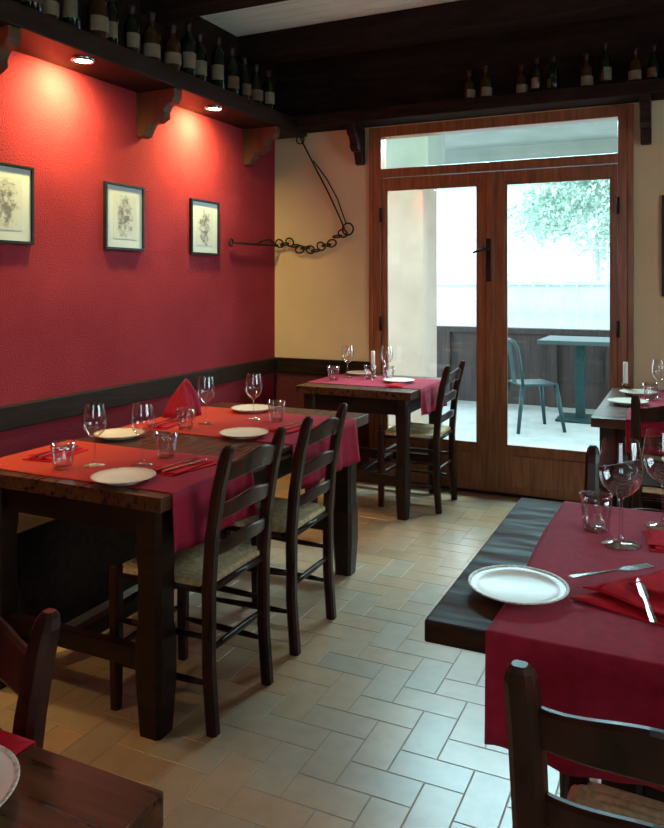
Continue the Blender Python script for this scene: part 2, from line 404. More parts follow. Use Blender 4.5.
def spot(y):
    e=empty("recessed_spotlight",(0.19,y,SZ)); tag(e,"small round recessed spotlight in the shelf underside, lit warm","lamp","recessed shelf spotlights")
    lathe("lamp_ring",[(0.056,0),(0.056,-0.010),(0.048,-0.014),(0.044,-0.006)],M['steel'],24,e)
    lathe("lamp_lens",[(0.0,-0.014),(0.028,-0.012),(0.044,-0.006)],M['lamp'],24,e)
    l=bpy.data.lights.new("spot_lamp",'SPOT'); l.energy=82; l.color=(1.0,0.76,0.26); l.spot_size=math.radians(168); l.spot_blend=1.0; l.shadow_soft_size=0.04
    o=bpy.data.objects.new("spot_lamp",l); COL.objects.link(o); o.parent=e; o.location=(0.0,0,-0.035)
    o.rotation_euler=Vector((-0.75,0,-1)).to_track_quat('-Z','Y').to_euler()
    return e
for y in (2.755,3.85,1.65,0.55): spot(y)

# ------------------------------------------------------------------ bottles
def bottle(kind):
    gm=M['bottle'] if kind!=2 else M['bottleb']
    if kind==0: pr=[(0,0.004),(0.030,0),(0.037,0.006),(0.0375,0.17),(0.034,0.195),(0.018,0.22),(0.014,0.235),(0.0135,0.275),(0.016,0.276),(0.016,0.285),(0,0.285)]
    elif kind==1: pr=[(0,0.004),(0.034,0),(0.041,0.006),(0.041,0.13),(0.036,0.165),(0.022,0.20),(0.0145,0.235),(0.0135,0.268),(0.016,0.27),(0.016,0.28),(0,0.28)]
    else: pr=[(0,0.004),(0.034,0),(0.044,0.006),(0.045,0.12),(0.045,0.14),(0.040,0.165),(0.020,0.185),(0.0150,0.20),(0.0145,0.245),(0.019,0.247),(0.019,0.262),(0,0.262)]
    o=lathe("wine_bottle",pr,gm,20)
    r=pr[3][0]+0.0012
    bm=bmesh.new(); n=14; z0,z1=(0.05,0.13) if kind==0 else ((0.04,0.11) if kind==1 else (0.035,0.10))
    A=[];B=[]
    for i in range(n+1):
        a=-1.3+2.6*i/n; A.append(bm.verts.new((r*math.cos(a),r*math.sin(a),z0))); B.append(bm.verts.new((r*math.cos(a),r*math.sin(a),z1)))
    for i in range(n): bm.faces.new((A[i],A[i+1],B[i+1],B[i]))
    obj_from_bm("label",bm,M['label'] if kind!=1 else M['label2'],o,True)
    zt=pr[-1][1]
    lathe("capsule",[(0.0150,zt-0.045),(0.0155,zt-0.016),(pr[-2][0]+0.0008,zt-0.014),(pr[-2][0]+0.0008,zt+0.001),(0,zt+0.0015)],M['capsule'],16,o)
    return o
bts=[bottle(0),bottle(1),bottle(2)]
for o,t in zip(bts,("dark slim wine bottle with pale label on the high shelf","dark broad-shouldered wine bottle with ochre label on the high shelf","squat brown glass bottle with pale label on the high shelf")):
    tag(o,t,"bottle","wine bottles on the high shelves")
used=set()
def put_bottle(k,x,y,z,rz,k2=1.0):
    s=random.uniform(0.90,1.06)*k2; sc=(s*1.08,s*1.08,min(1.12,s*random.uniform(0.95,1.14)))
    if k not in used:
        used.add(k); src=bts[k]; src.location=(x,y,z); src.rotation_euler=(0,0,rz); src.scale=sc
    else: copy_thing(bts[k],(x,y,z),rz,scale=sc)
y=2.42
while y<4.62:
    put_bottle(random.choice((0,0,1,1,2)),0.20+random.uniform(-0.02,0.02),y,SZ+0.10,random.uniform(-1.6,0.8),1.05)
    y+=random.uniform(0.12,0.175)
for x in (1.50,1.60,1.83,1.93,2.03,2.22,2.33,2.50,2.60,2.74):
    put_bottle(random.choice((0,1,2,2)),x,BW-0.10+random.uniform(-0.02,0.02),2.545,-math.pi/2+random.uniform(-1.6,1.6),0.84)

# ------------------------------------------------------------------ pictures
def picture(y0,y1,z0,z1,seed,label):
    e=empty("framed_print",(0.0,(y0+y1)/2,(z0+z1)/2)); tag(e,label,"picture","framed engravings on the red wall")
    hw=(y1-y0)/2; hh=(z1-z0)/2; f=0.014
    boxes("picture_frame",[(0.002,0.022,-hw,hw,-hh,-hh+f),(0.002,0.022,-hw,hw,hh-f,hh),(0.002,0.022,-hw,-hw+f,-hh+f,hh-f),(0.002,0.022,hw-f,hw,-hh+f,hh-f)],M['black'],e,bev=0.002)
    boxes("mount",[(0.002,0.012,-hw+f,hw-f,-hh+f,hh-f)],M['paper'],e)
    boxes("print",[(0.012,0.0135,-hw*0.58,hw*0.58,-hh*0.66,hh*0.66)],print_mat(seed),e)
    return e
picture(2.305,2.62,1.558,1.918,1,"black framed engraving of figures on the red wall")
picture(3.10,3.415,1.558,1.916,2.3,"black framed engraving with pale mount on the red wall")
picture(3.86,4.166,1.558,1.903,3.7,"black framed engraving near the room corner")
e=picture(-0.16,0.16,-0.3,0.3,5,"dark framed picture on cream wall beside the door")
e.location=(2.80,BW,1.60); e.rotation_euler=(0,0,-math.pi/2); e["group"]="framed picture on the cream wall"

# ------------------------------------------------------------------ iron hanging chain
ch=empty("iron_pot_chain",(0,0,0)); tag(ch,"black iron hearth chain with rods and links hung in the corner","wall decoration")
cy=BW-0.036
tube("rod",[(0.231,cy,2.445),(0.25,cy,2.40),(0.36,cy,2.20),(0.46,cy,2.02),(0.54,cy,1.86),(0.585,cy,1.76)],[0.006]*6,M['iron'],8,ch)
tube("rod",[(0.34,cy-0.006,2.26),(0.45,cy-0.006,2.12),(0.53,cy-0.006,1.98),(0.58,cy-0.006,1.85),(0.60,cy-0.006,1.80)],[0.005]*5,M['iron'],8,ch)
def ringpts(c,r,n=20,sx=1,tilt=0.0,ang=0.0):
    out=[]
    for i in range(n):
        a=2*math.pi*i/n; u=r*sx*math.cos(a); v=r*math.sin(a)
        uu=u*math.cos(ang)-v*math.sin(ang); vv=u*math.sin(ang)+v*math.cos(ang)
        out.append((c[0]+uu,c[1]+vv*math.sin(tilt),c[2]+vv*math.cos(tilt)))
    return out
tube("ring",ringpts((0.232,cy,2.42),0.03),0.005,M['iron'],8,ch,True)
tube("ring",ringpts((0.61,cy,1.76),0.042,20),0.006,M['iron'],8,ch,True)
bm=bmesh.new(); N_=13
for i in range(N_):
    t=i/(N_-1); x=0.57-0.51*t; z=1.73-0.11*math.sin(min(t*1.15,1)*math.pi)*0.75-0.06*t+0.012*math.sin(i*2.1)
    if i%2==0: pts=ringpts((x,cy,z),0.027,14,1.30,0.15,-0.3+0.5*math.sin(i))
    else: pts=ringpts((x,cy,z),0.021,14,1.5,1.1,0.2)
    add_tube(bm,pts,0.006,6,True)
bmesh.ops.recalc_face_normals(bm,faces=bm.faces); obj_from_bm("chain_links",bm,M['iron'],ch,True)
tube("skewer",[(0.05,BW-0.05,1.655),(0.03,4.75,1.655),(0.025,4.32,1.65)],[0.010,0.009,0.007],M['iron'],8,ch)
tube("ring",[(0.025,4.30+0.024*math.cos(a),1.65+0.024*math.sin(a)) for a in [2*math.pi*i/16 for i in range(16)]],0.006,M['iron'],8,ch,True)
tube("hook",[(0.045,4.86,1.66),(0.02,4.82,1.70),(0.02,4.72,1.68),(0.02,4.66,1.66)],0.006,M['iron'],8,ch)
tube("nail",[(0.231,BW-0.0004,2.44),(0.231,BW-0.05,2.445)],0.006,M['iron'],8,ch)

# ------------------------------------------------------------------ tables
def table(x0,x1,y0,y1,label,leg=0.09,along='y',top=0.045,mat=None,trestle=False):
    e=empty("dining_table",((x0+x1)/2,(y0+y1)/2,0)); tag(e,label,"table")
    hx=(x1-x0)/2; hy=(y1-y0)/2; H=0.75
    bm=bmesh.new(); n=4
    if trestle:
        add_box(bm,(-hx,hx,-hy,hy,H-top,H),0.005)
    elif along=='y':
        for i in range(n):
            a=-hx+2*hx*i/n; add_box(bm,(a,a+2*hx/n,-hy,hy,H-top,H),0.0015 if 0<i<n-1 else 0.003)
    else:
        for i in range(n):
            a=-hy+2*hy*i/n; add_box(bm,(-hx,hx,a,a+2*hy/n,H-top,H),0.0008 if 0<i<n-1 else 0.003)
    obj_from_bm("tabletop",bm,mat or M['darky'],e)
    l=leg/2; ins=0.035
    if trestle:
        px=hx-0.32
        for sx in (-1,1):
            post("leg",[(sx*px,-0.05,0.07,0.045,0.07),(sx*px,-0.05,0.35,0.04,0.06),(sx*px,-0.05,0.66,0.045,0.07)],M['dark'],e)
            boxes("foot",[(sx*px-0.04,sx*px+0.04,-0.27,0.15,0,0.07)],M['dark'],e,bev=0.008)
            boxes("cleat",[(sx*px-0.035,sx*px+0.035,-hy+0.12,hy-0.12,0.66,H-top)],M['dark'],e,bev=0.006)
        boxes("stretcher",[(-px+0.04,px-0.04,-0.07,-0.03,0.28,0.36)],M['dark'],e,bev=0.004)
        return e
    lx=hx-ins-l; ly=hy-ins-l
    for sx in (-1,1):
        for sy in (-1,1):
            post("leg",[(sx*lx,sy*ly,0,l*0.8,l*0.8),(sx*lx,sy*ly,0.10,l*0.92,l*0.92),(sx*lx,sy*ly,0.16,l,l),(sx*lx,sy*ly,0.30,l,l),(sx*lx,sy*ly,0.34,l*0.88,l*0.88),
                        (sx*lx,sy*ly,0.50,l*0.88,l*0.88),(sx*lx,sy*ly,0.56,l,l),(sx*lx,sy*ly,H-top,l,l)],M['dark'],e)
    a=0.014
    for sy in (-1,1): boxes("apron",[(-lx+l,lx-l,sy*ly-a,sy*ly+a,H-top-0.10,H-top)],M['dark'],e,bev=0.002)
    for sx in (-1,1): boxes("apron",[(sx*lx-a,sx*lx+a,-ly+l,ly-l,H-top-0.10,H-top)],M['dark'],e,bev=0.002)
    for sy in (-1,1): boxes("stretcher",[(-lx+l,lx-l,sy*ly-0.018,sy*ly+0.018,0.19,0.25)],M['dark'],e,bev=0.004)
    boxes("stretcher",[(-0.02,0.02,-ly+0.018,ly-0.018,0.195,0.245)],M['dark'],e,bev=0.004)
    return e
TA=table(0.55,1.39,1.80,3.39,"long dark wooden table by the red wall, set for four",0.10)
TB=table(0.60,1.345,4.13,4.885,"small square dark wooden table by the cream wall and door",0.075)
TC=table(2.34,3.55,1.36,2.262,"dark wooden table with worn edge and crimson runner",0.09,'x',mat=M['darkx'],trestle=True,top=0.042)
TD=table(2.37,3.35,3.74,4.86,"dark wooden table beside the glazed door with candle",0.08,'x',mat=M['warmx'])
TE=table(1.20,2.20,-0.10,0.765,"dark wooden table with crimson runner and white plate",0.09,'x',mat=M['warmx'])

# ------------------------------------------------------------------ runners
def runner(name,axis,c0,c1,l0,l1,h0,h1,mat,label,z=0.7505,group=None):
    out=0.0045
    path=[]
    ns=8
    if h0>0:
        for i in range(ns): 
            t=1-i/ns; path.append((l0-out,z+0.001-0.008-(h0-0.008)*t,t,-1))
        path.append((l0-out*0.7,z+0.0005,0,0))
        s=l0+0.006
    else: s=l0
    e_=l1-0.006 if h1>0 else l1
    n=26
    for i in range(n+1): path.append((s+(e_-s)*i/n,z+0.001,0,0))
    if h1>0:
        path.append((l1+out*0.7,z+0.0005,0,0))
        for i in range(1,ns+1):
            t=i/ns; path.append((l1+out,z+0.001-0.008-(h1-0.008)*t,t,1))
    m=40; bm=bmesh.new(); rows=[]
    for (l,zz,t,sg) in path:
        row=[]
        for k in range(m+1):
            c=c0+(c1-c0)*k/m
            kk=k*22/m
            rip=((0.5+0.5*math.sin(kk*0.75+l0*7))*0.016+(0.5+0.5*math.sin(kk*1.7+l0*3))*0.007)*t*sg
            zz2=zz+(0.004*math.sin(kk*0.5+1)*t if t>0 else 0)
            cc=c+0.004*math.sin(l*9+c0*5)*(1 if k in (0,m) else 0)
            p=(cc,l+rip,zz2) if axis=='y' else (l+rip,cc,zz2)
            row.append(bm.verts.new(p))
        rows.append(row)
    for A,B in zip(rows,rows[1:]):
        for k in range(m): bm.faces.new((A[k],A[k+1],B[k+1],B[k]))
    bmesh.ops.recalc_face_normals(bm,faces=bm.faces)
    up=[f for f in bm.faces if abs(f.normal.z)>0.9]
    if up and sum(f.normal.z for f in up)<0: bmesh.ops.reverse_faces(bm,faces=bm.faces)
    o=obj_from_bm(name,bm,mat,None,True)
    sm=o.modifiers.new("thick",'SOLIDIFY'); sm.thickness=0.0014; sm.offset=1
    tag(o,label,"table runner",group)
    return o
runner("table_runner",'x',1.845,2.30,0.55,1.39,0.10,0.18,M['glow_tinted'],"crimson cloth runner with orange lamp glow in its colour across the long table",group="runners on the long table")
runner("table_runner",'x',2.60,3.22,0.55,1.39,0.10,0.19,M['glow_tinted'],"red cloth runner across the far half of the table",group="runners on the long table")
runner("table_runner",'x',4.28,4.76,0.60,1.345,0.08,0.16,M['crimson'],"crimson cloth runner on the small table by the door")
runner("table_runner",'y',2.46,2.98,1.36,2.262,0.20,0.15,M['crimson'],"crimson cloth runner hanging over the table edge")
runner("table_runner",'y',2.52,3.0,3.74,4.86,0.15,0,M['crimson'],"crimson cloth runner on the table beside the door")
runner("table_runner",'y',1.50,1.975,-0.10,0.765,0.1,0.03,M['napkin'],"red cloth runner hanging over the near table edge")

# ------------------------------------------------------------------ chairs
def build_chair():
    e=empty("dining_chair"); tag(e,"dark-stained ladder-back wooden chair with woven rush seat","chair","ladder-back dining chairs")
    P=[(0.0,-0.195),(0.20,-0.180),(0.44,-0.180),(0.60,-0.192),(0.75,-0.216),(0.84,-0.238),(0.885,-0.252)]
    def yb(z):
        for (z0,y0),(z1,y1) in zip(P,P[1:]):
            if z<=z1: return y0+(y1-y0)*(z-z0)/(z1-z0)
        return P[-1][1]
    hb=0.165; hf=0.18
    for s in (-1,1):
        lv=[(s*hb,yb(z),z,0.0195+0.0015*(0.3<z<0.8),0.019) for z in (0,0.1,0.2,0.3,0.44,0.52,0.60,0.68,0.75,0.80,0.84)]
        lv+= [(s*hb,yb(0.865),0.865,0.0185,0.018),(s*hb,yb(0.88),0.88,0.015,0.014),(s*hb,yb(0.888),0.888,0.009,0.008)]
        post("leg",lv,M['chair'],e,0.45)
    for s in (-1,1):
        post("leg",[(s*hf,0.17,0,0.016,0.016),(s*hf,0.17,0.15,0.019,0.019),(s*hf,0.17,0.44,0.020,0.020),(s*hf,0.17,0.462,0.018,0.018),(s*hf,0.17,0.468,0.012,0.012)],M['chair'],e,0.45)
    bm=bmesh.new()
    def slat(zb,zt,arch,dip):
        n=16; th=0.0075; A=[]
        for i in range(n+1):
            u=-1+2*i/n; x=u*(hb-0.014)
            t=zt+arch*(math.cos(u*math.pi)*0.5+0.5)*1.0
            b=zb+dip*(math.cos(u*math.pi)*0.5+0.5)
            bow=-0.024*(1-u*u)
            r=[]
            for zz,dy in ((b,-th*0.6),(b+0.005,-th),(t-0.006,-th),(t,-th*0.4),(t,th*0.4),(t-0.006,th),(b+0.005,th),(b,th*0.6)):
                r.append(bm.verts.new((x,yb(zz)+bow+dy,zz)))
            A.append(r)
        for a,b_ in zip(A,A[1:]):
            for k in range(8):
                l=(k+1)%8; bm.faces.new((a[k],a[l],b_[l],b_[k]))
        bm.faces.new(A[0]); bm.faces.new(A[-1][::-1])
    slat(0.768,0.830,0.028,0.014)
    slat(0.650,0.700,0.020,0.012)
    slat(0.536,0.578,0.016,0.010)
    bmesh.ops.recalc_face_normals(bm,faces=bm.faces)
    obj_from_bm("backrest",bm,M['chair'],e)
    for z_,r_ in ((0.435,0.012),):
        tube("seat_rail",[(-hf+0.015,0.17,z_),(hf-0.015,0.17,z_)],r_,M['chair'],8,e)
        tube("seat_rail",[(-hb+0.015,-0.18,z_),(hb-0.015,-0.18,z_)],r_,M['chair'],8,e)
        for s in (-1,1): tube("seat_rail",[(s*hb,-0.165,z_),(s*hf,0.155,z_)],r_,M['chair'],8,e)
    bm=bmesh.new(); n=64; G=[]
    for j in range(n+1):
        v=-1+2*j/n; row=[]
        yy=-0.006+v*0.172
        hw=(hb+(hf-hb)*(v+1)/2)+0.006
        for i in range(n+1):
            u=-1+2*i/n; m_=max(abs(u),abs(v))
            zz=0.466+0.0030*math.sin(m_*64)-0.010*(1-m_**2)-(0.012 if m_>0.999 else 0)
            x=u*hw; y=yy
            if abs(u)>0.86 and abs(v)>0.86:
                x=math.copysign(hw*0.86,u)
                y=-0.006+math.copysign(0.172*0.86,v)
            row.append(bm.verts.new((x,y,zz)))
        G.append(row)
    for a,b_ in zip(G,G[1:]):
        for i in range(n): bm.faces.new((a[i],a[i+1],b_[i+1],b_[i]))
    bmesh.ops.remove_doubles(bm,verts=bm.verts,dist=0.0001)
    be=[e_ for e_ in bm.edges if e_.is_boundary]
    r=bmesh.ops.extrude_edge_only(bm,edges=be)
    for v in r['geom']:
        if isinstance(v,bmesh.types.BMVert): v.co.z=0.425; v.co.x*=0.985; v.co.y*=0.985
    bmesh.ops.recalc_face_normals(bm,faces=bm.faces)
    top=[f for f in bm.faces if f.calc_center_median().z>0.45]
    if sum(f.normal.z for f in top)<0: bmesh.ops.reverse_faces(bm,faces=bm.faces)
    st=obj_from_bm("seat",bm,M['rush'],e,True); st["label"]="woven straw rush seat"
    def rung(a,b): 
        a=Vector(a); b=Vector(b); tube("stretcher",[a,a.lerp(b,0.2),a.lerp(b,0.5),a.lerp(b,0.8),b],[0.008,0.0105,0.012,0.0105,0.008],M['chair'],8,e)
    for z_ in (0.20,0.33): rung((-hf+0.015,0.17,z_),(hf-0.015,0.17,z_))
    for s in (-1,1):
        for z_ in (0.15,0.29): rung((s*hb,yb(z_)+0.015,z_),(s*hf,0.155,z_))
    rung((-hb+0.015,yb(0.25),0.25),(hb-0.015,yb(0.25),0.25))
    return e
c0=build_chair(); c0.location=(1.275,2.115,0); c0.rotation_euler=(0,0,math.pi/2)
copy_thing(c0,(1.262,2.665,0),math.pi/2+0.02)
copy_thing(c0,(1.235,4.56,0),math.pi/2)
copy_thing(c0,(2.784,1.275,0),-0.05,scale=(1.08,1.16,1.0))
copy_thing(c0,(2.69,2.17,0),math.pi)
copy_thing(c0,(2.74,3.84,0),0.0)
copy_thing(c0,(1.755,0.60,0),math.pi)

be=empty("bench",(0.28,2.35,0)); tag(be,"dark wooden bench standing along the red wall","bench")
boxes("bench_seat",[(-0.24,0.26,-1.15,1.15,0.42,0.455)],M['beam'],be,bev=0.006)
boxes("bench_shade_panel",[(0.20,0.22,-1.13,1.13,0.0,0.42)],M['beam'],be)  # added panel; with the widened seat it blocks lamplight on the floor
for yy in (-1.0,0,1.0):
    boxes("leg",[(-0.20,0.20,yy-0.02,yy+0.02,0,0.42)],M['beam'],be)

# ------------------------------------------------------------------ tableware
ZT=0.7535
ppr=[(0,0.004),(0.055,0.004),(0.058,0),(0.063,0),(0.064,0.004),(0.080,0.008),(0.098,0.015),(0.100,0.0165),(0.0985,0.0178),(0.080,0.0108),(0.064,0.0075),(0,0.007)]
pl=lathe("plate",ppr,M['white'],48); tag(pl,"small round cream-white ceramic plate with speckled rim","plate","white side plates")
lathe("rim_band",[(0.1003,0.0165),(0.1000,0.0180),(0.0985,0.0184),(0.0935,0.0163)],M['ceram_rim'],48,pl)
plates=[(1.165,1.90),(0.69,2.43),(1.14,2.66),(0.85,3.20),(1.13,4.52),(0.76,4.78),(2.475,1.555),(2.50,4.22),(2.53,4.60),(1.965,0.62)]
for i,(x,y) in enumerate(plates):
    if i==0: pl.location=(x,y,ZT)
    else: copy_thing(pl,(x,y,ZT))

wpr=[(0.036,0.0005),(0.036,0.0015),(0.020,0.004),(0.006,0.009),(0.0038,0.02),(0.0035,0.085),(0.006,0.094),(0.020,0.103),(0.033,0.118),(0.0395,0.138),(0.040,0.155),(0.037,0.18),(0.032,0.210)]
wg=lathe("wine_glass",[(0,0.0008)]+wpr,M['glass'],36); tag(wg,"clear stemmed wine glass standing on the set table","wine glass","clear wine glasses")
wl=[(0.937,2.02),(1.078,2.10),(0.843,2.82),(0.975,3.01),(0.73,4.62),(0.98,4.70),(2.64,4.50)]
for i,(x,y) in enumerate(wl):
    if i==0: wg.location=(x,y,ZT)
    else: copy_thing(wg,(x,y,ZT))
big=lathe("wine_glass",[(0,0.0008)]+[(r*1.28,z*1.19) for r,z in wpr],M['glass'],40); tag(big,"large clear stemmed wine glass on the crimson runner","wine glass","large clear wine glasses")
big.location=(2.641,1.945,ZT); copy_thing(big,(2.73,2.13,ZT))
tpr=[(0,0.006),(0.027,0.006),(0.029,0.0),(0.031,0.002),(0.033,0.03),(0.037,0.06),(0.040,0.09),(0.0385,0.09),(0.0355,0.06),(0.031,0.03),(0.028,0.010),(0,0.009)]
tg=lathe("tumbler",tpr,M['glass'],40,flute=0.025); tag(tg,"short clear water tumbler with fluted base","tumbler","clear water tumblers")
tl=[(0.875,1.935),(1.086,2.22),(0.835,2.68),(1.09,3.02),(0.71,4.44),(1.03,4.60),(2.575,2.03),(2.60,4.42),(0.90,4.60)]
for i,(x,y) in enumerate(tl):
    if i==0: tg.location=(x,y,ZT)
    else: copy_thing(tg,(x,y,ZT))

def add_cloth(bm,w,l,z,th,ang,off,seed,amp=0.0015,taper=0.0,nx=14,ny=20):
    rnd=random.Random(seed); ph=[rnd.uniform(0,6) for _ in range(4)]
    ca,sa=math.cos(ang),math.sin(ang)
    def P(i,j,zz):
        u=-1+2*i/nx; v=-1+2*j/ny
        x=u*w/2*(1-taper*(v+1)/2); y=v*l/2
        edge=max(abs(u),abs(v)); fall=(1-edge**6)
        hh=amp*(1+math.sin(u*4+ph[0])*math.sin(v*5+ph[1]))
        return (off[0]+x*ca-y*sa, off[1]+x*sa+y*ca, zz+hh*fall)
    T=[[bm.verts.new(P(i,j,z+th)) for j in range(ny+1)] for i in range(nx+1)]
    B=[[bm.verts.new((v.co.x,v.co.y,z)) for v in r] for r in T]
    for i in range(nx):
        for j in range(ny):
            bm.faces.new((T[i][j],T[i+1][j],T[i+1][j+1],T[i][j+1])); bm.faces.new((B[i][j],B[i][j+1],B[i+1][j+1],B[i+1][j]))
    for i in range(nx):
        bm.faces.new((T[i][0],B[i][0],B[i+1][0],T[i+1][0])); bm.faces.new((T[i][ny],T[i+1][ny],B[i+1][ny],B[i][ny]))
    for j in range(ny):
        bm.faces.new((T[0][j],T[0][j+1],B[0][j+1],B[0][j])); bm.faces.new((T[nx][j],B[nx][j],B[nx][j+1],T[nx][j+1]))
def napkin(x,y,rz,s=1.0,label="folded red cloth napkin lying flat under cutlery"):
    bm=bmesh.new()
    add_cloth(bm,0.12*s,0.21*s,0,0.003,0,(0,0),int(x*100),0.001)
    add_cloth(bm,0.105*s,0.20*s,0.0045,0.003,0.10,(0.004,0.004),int(y*100),0.001,0.25)
    add_cloth(bm,0.095*s,0.17*s,0.009,0.002,-0.16,(-0.004,0.002),int(y*77),0.0008,0.5)
    bmesh.ops.recalc_face_normals(bm,faces=bm.faces)
    o=obj_from_bm("napkin",bm,M['napkin'],None,False); o.location=(x,y,ZT); o.rotation_euler=(0,0,rz)
    tag(o,label,"napkin","folded red napkins"); return o
NZ=ZT+0.0128
naps=[(1.235,2.12,-0.2,1),(0.70,2.08,0.1,1),(1.24,2.88,-0.15,1),(0.70,2.72,0.1,0.9),(1.17,4.36,0.1,0.8),(2.70,4.05,1.5,0.9)]
for a in naps: napkin(*a)
napkin(2.735,2.00,0.15,0.7,"folded red cloth napkin beside the large wine glass")
napkin(1.76,0.60,0.3,1,"folded red cloth napkin on the near table")
def tri_layer(bm,pts,z,th,amp,seed,lift=0.0):
    n=18; rnd=random.Random(seed); p1,p2=rnd.uniform(0,6),rnd.uniform(0,6)
    A,B,C,D=[Vector((*p,0)) for p in pts]
    T=[];Bo=[]
    for i in range(n+1):
        r=[];rb=[]
        for j in range(n+1):
            u=i/n;v=j/n
            q=A*(1-u)*(1-v)+B*u*(1-v)+C*u*v+D*(1-u)*v
            ed=min(u,1-u,v,1-v)*2
            h=amp*(0.5+0.5*math.sin(u*7+v*3+p1))*(0.35+0.65*min(1,ed*3))+lift*u*u
            r.append(bm.verts.new((q.x,q.y,z+th+h))); rb.append(bm.verts.new((q.x,q.y,z+h*0.95)))
        T.append(r);Bo.append(rb)
    for i in range(n):
        for j in range(n):
            bm.faces.new((T[i][j],T[i+1][j],T[i+1][j+1],T[i][j+1])); bm.faces.new((Bo[i][j],Bo[i][j+1],Bo[i+1][j+1],Bo[i+1][j]))
    for i in range(n):
        bm.faces.new((T[i][0],Bo[i][0],Bo[i+1][0],T[i+1][0])); bm.faces.new((T[i][n],T[i+1][n],Bo[i+1][n],Bo[i][n]))
        bm.faces.new((T[0][i],T[0][i+1],Bo[0][i+1],Bo[0][i])); bm.faces.new((T[n][i],Bo[n][i],Bo[n][i+1],T[n][i+1]))
bm=bmesh.new()
tri_layer(bm,[(-0.105,-0.04),(0.14,-0.11),(0.22,0.05),(-0.01,0.075)],0,0.002,0.010,1)
tri_layer(bm,[(-0.085,0.0),(0.09,-0.085),(0.21,0.06),(0.02,0.11)],0.012,0.002,0.012,2)
tri_layer(bm,[(0.0,0.015),(0.11,-0.03),(0.20,0.10),(0.06,0.135)],0.026,0.002,0.010,3,0.015)
bmesh.ops.recalc_face_normals(bm,faces=bm.faces)
o=obj_from_bm("napkin",bm,M['napkin'],None,True); o.location=(2.680,1.60,ZT)
tag(o,"large loosely folded red napkin with pointed corners","napkin","folded red napkins")

bm=bmesh.new(); n=36; rings=[]
for k,(r,z) in enumerate([(0.066,0),(0.060,0.03),(0.050,0.065),(0.037,0.10),(0.020,0.135),(0.004,0.158)]):
    ring=[]
    for i in range(n):
        a=2*math.pi*i/n; rr=r*(1+0.22*math.sin(a*3+k*0.15)+0.10*math.sin(a*7+1))*1.2
        ring.append(bm.verts.new((rr*math.cos(a)+0.004*k,0.6*rr*math.sin(a)+0.007*k,z*(1+0.10*math.sin(a*2+1)*(k>0)))))
    rings.append(ring)
for A,B in zip(rings,rings[1:]):
    for i in range(n):
        j=(i+1)%n; bm.faces.new((A[i],A[j],B[j],B[i]))
bm.faces.new(rings[0][::-1]); bm.faces.new(rings[-1])
o=obj_from_bm("standing_napkin",bm,M['crimson'],None,True); o.location=(0.64,2.93,ZT); o.rotation_euler=(0,0,0.9)
tag(o,"red napkin folded into a standing pointed cone","napkin")

def outline_obj(name,pts_half,mat,th=0.0018,extra=None):
    bm=bmesh.new(); T=[];B=[]
    for (x,w_) in pts_half:
        T.append([bm.verts.new((x,-w_,th)),bm.verts.new((x,0,th*1.4)),bm.verts.new((x,w_,th))])
        B.append([bm.verts.new((x,-w_,0)),bm.verts.new((x,0,0)),bm.verts.new((x,w_,0))])
    for i in range(len(T)-1):
        for k in (0,1):
            bm.faces.new((T[i][k],T[i+1][k],T[i+1][k+1],T[i][k+1])); bm.faces.new((B[i][k],B[i][k+1],B[i+1][k+1],B[i+1][k]))
        bm.faces.new((T[i][0],B[i][0],B[i+1][0],T[i+1][0])); bm.faces.new((T[i][2],T[i+1][2],B[i+1][2],B[i][2]))
    for X in (0,-1):
        bm.faces.new((T[X][0],T[X][1],B[X][1],B[X][0])); bm.faces.new((T[X][1],T[X][2],B[X][2],B[X][1]))
    if extra: extra(bm)
    bmesh.ops.recalc_face_normals(bm,faces=bm.faces)
    return obj_from_bm(name,bm,mat)
kn=outline_obj("table_knife",[(-0.105,0.003),(-0.10,0.006),(-0.06,0.0055),(-0.01,0.004),(0.0,0.004),(0.006,0.0075),(0.06,0.008),(0.09,0.006),(0.105,0.001)],M['steel'])
tag(kn,"steel table knife lying on a red napkin","knife","steel table knives")
def tines(bm):
    for s in (-1.5,-0.5,0.5,1.5):
        y=s*0.006; add_box(bm,(0.055,0.098,y-0.0014,y+0.0014,0.0005,0.0024))
fk=outline_obj("table_fork",[(-0.10,0.004),(-0.095,0.007),(-0.05,0.0048),(0.0,0.0026),(0.02,0.003),(0.032,0.009),(0.042,0.011),(0.057,0.0115)],M['steel'],extra=tines)
tag(fk,"steel table fork lying on a red napkin","fork","steel table forks")
cp=[(1.235,2.11,-0.15),(0.70,2.08,0.1),(1.24,2.87,-0.1),(0.70,2.72,0.05),(2.70,4.05,1.5)]
first_=True
for (x,y,r) in cp:
    dy=0.018; a=r+math.pi/2; c_,s_=math.cos(r),math.sin(r)
    if first_:
        kn.location=(x+dy*c_,y+dy*s_,NZ); kn.rotation_euler=(0,0,a)
        fk.location=(x-dy*c_,y-dy*s_,NZ); fk.rotation_euler=(0,0,a); first_=False
    else:
        copy_thing(kn,(x+dy*c_,y+dy*s_,NZ),a); copy_thing(fk,(x-dy*c_,y-dy*s_,NZ),a)
copy_thing(kn,(2.715,1.545,ZT+0.031),1.75,label="steel table knife lying on a loosely folded napkin")
copy_thing(fk,(2.645,1.655,ZT+0.0345),0.75,label="steel table fork lying on a loosely folded napkin")

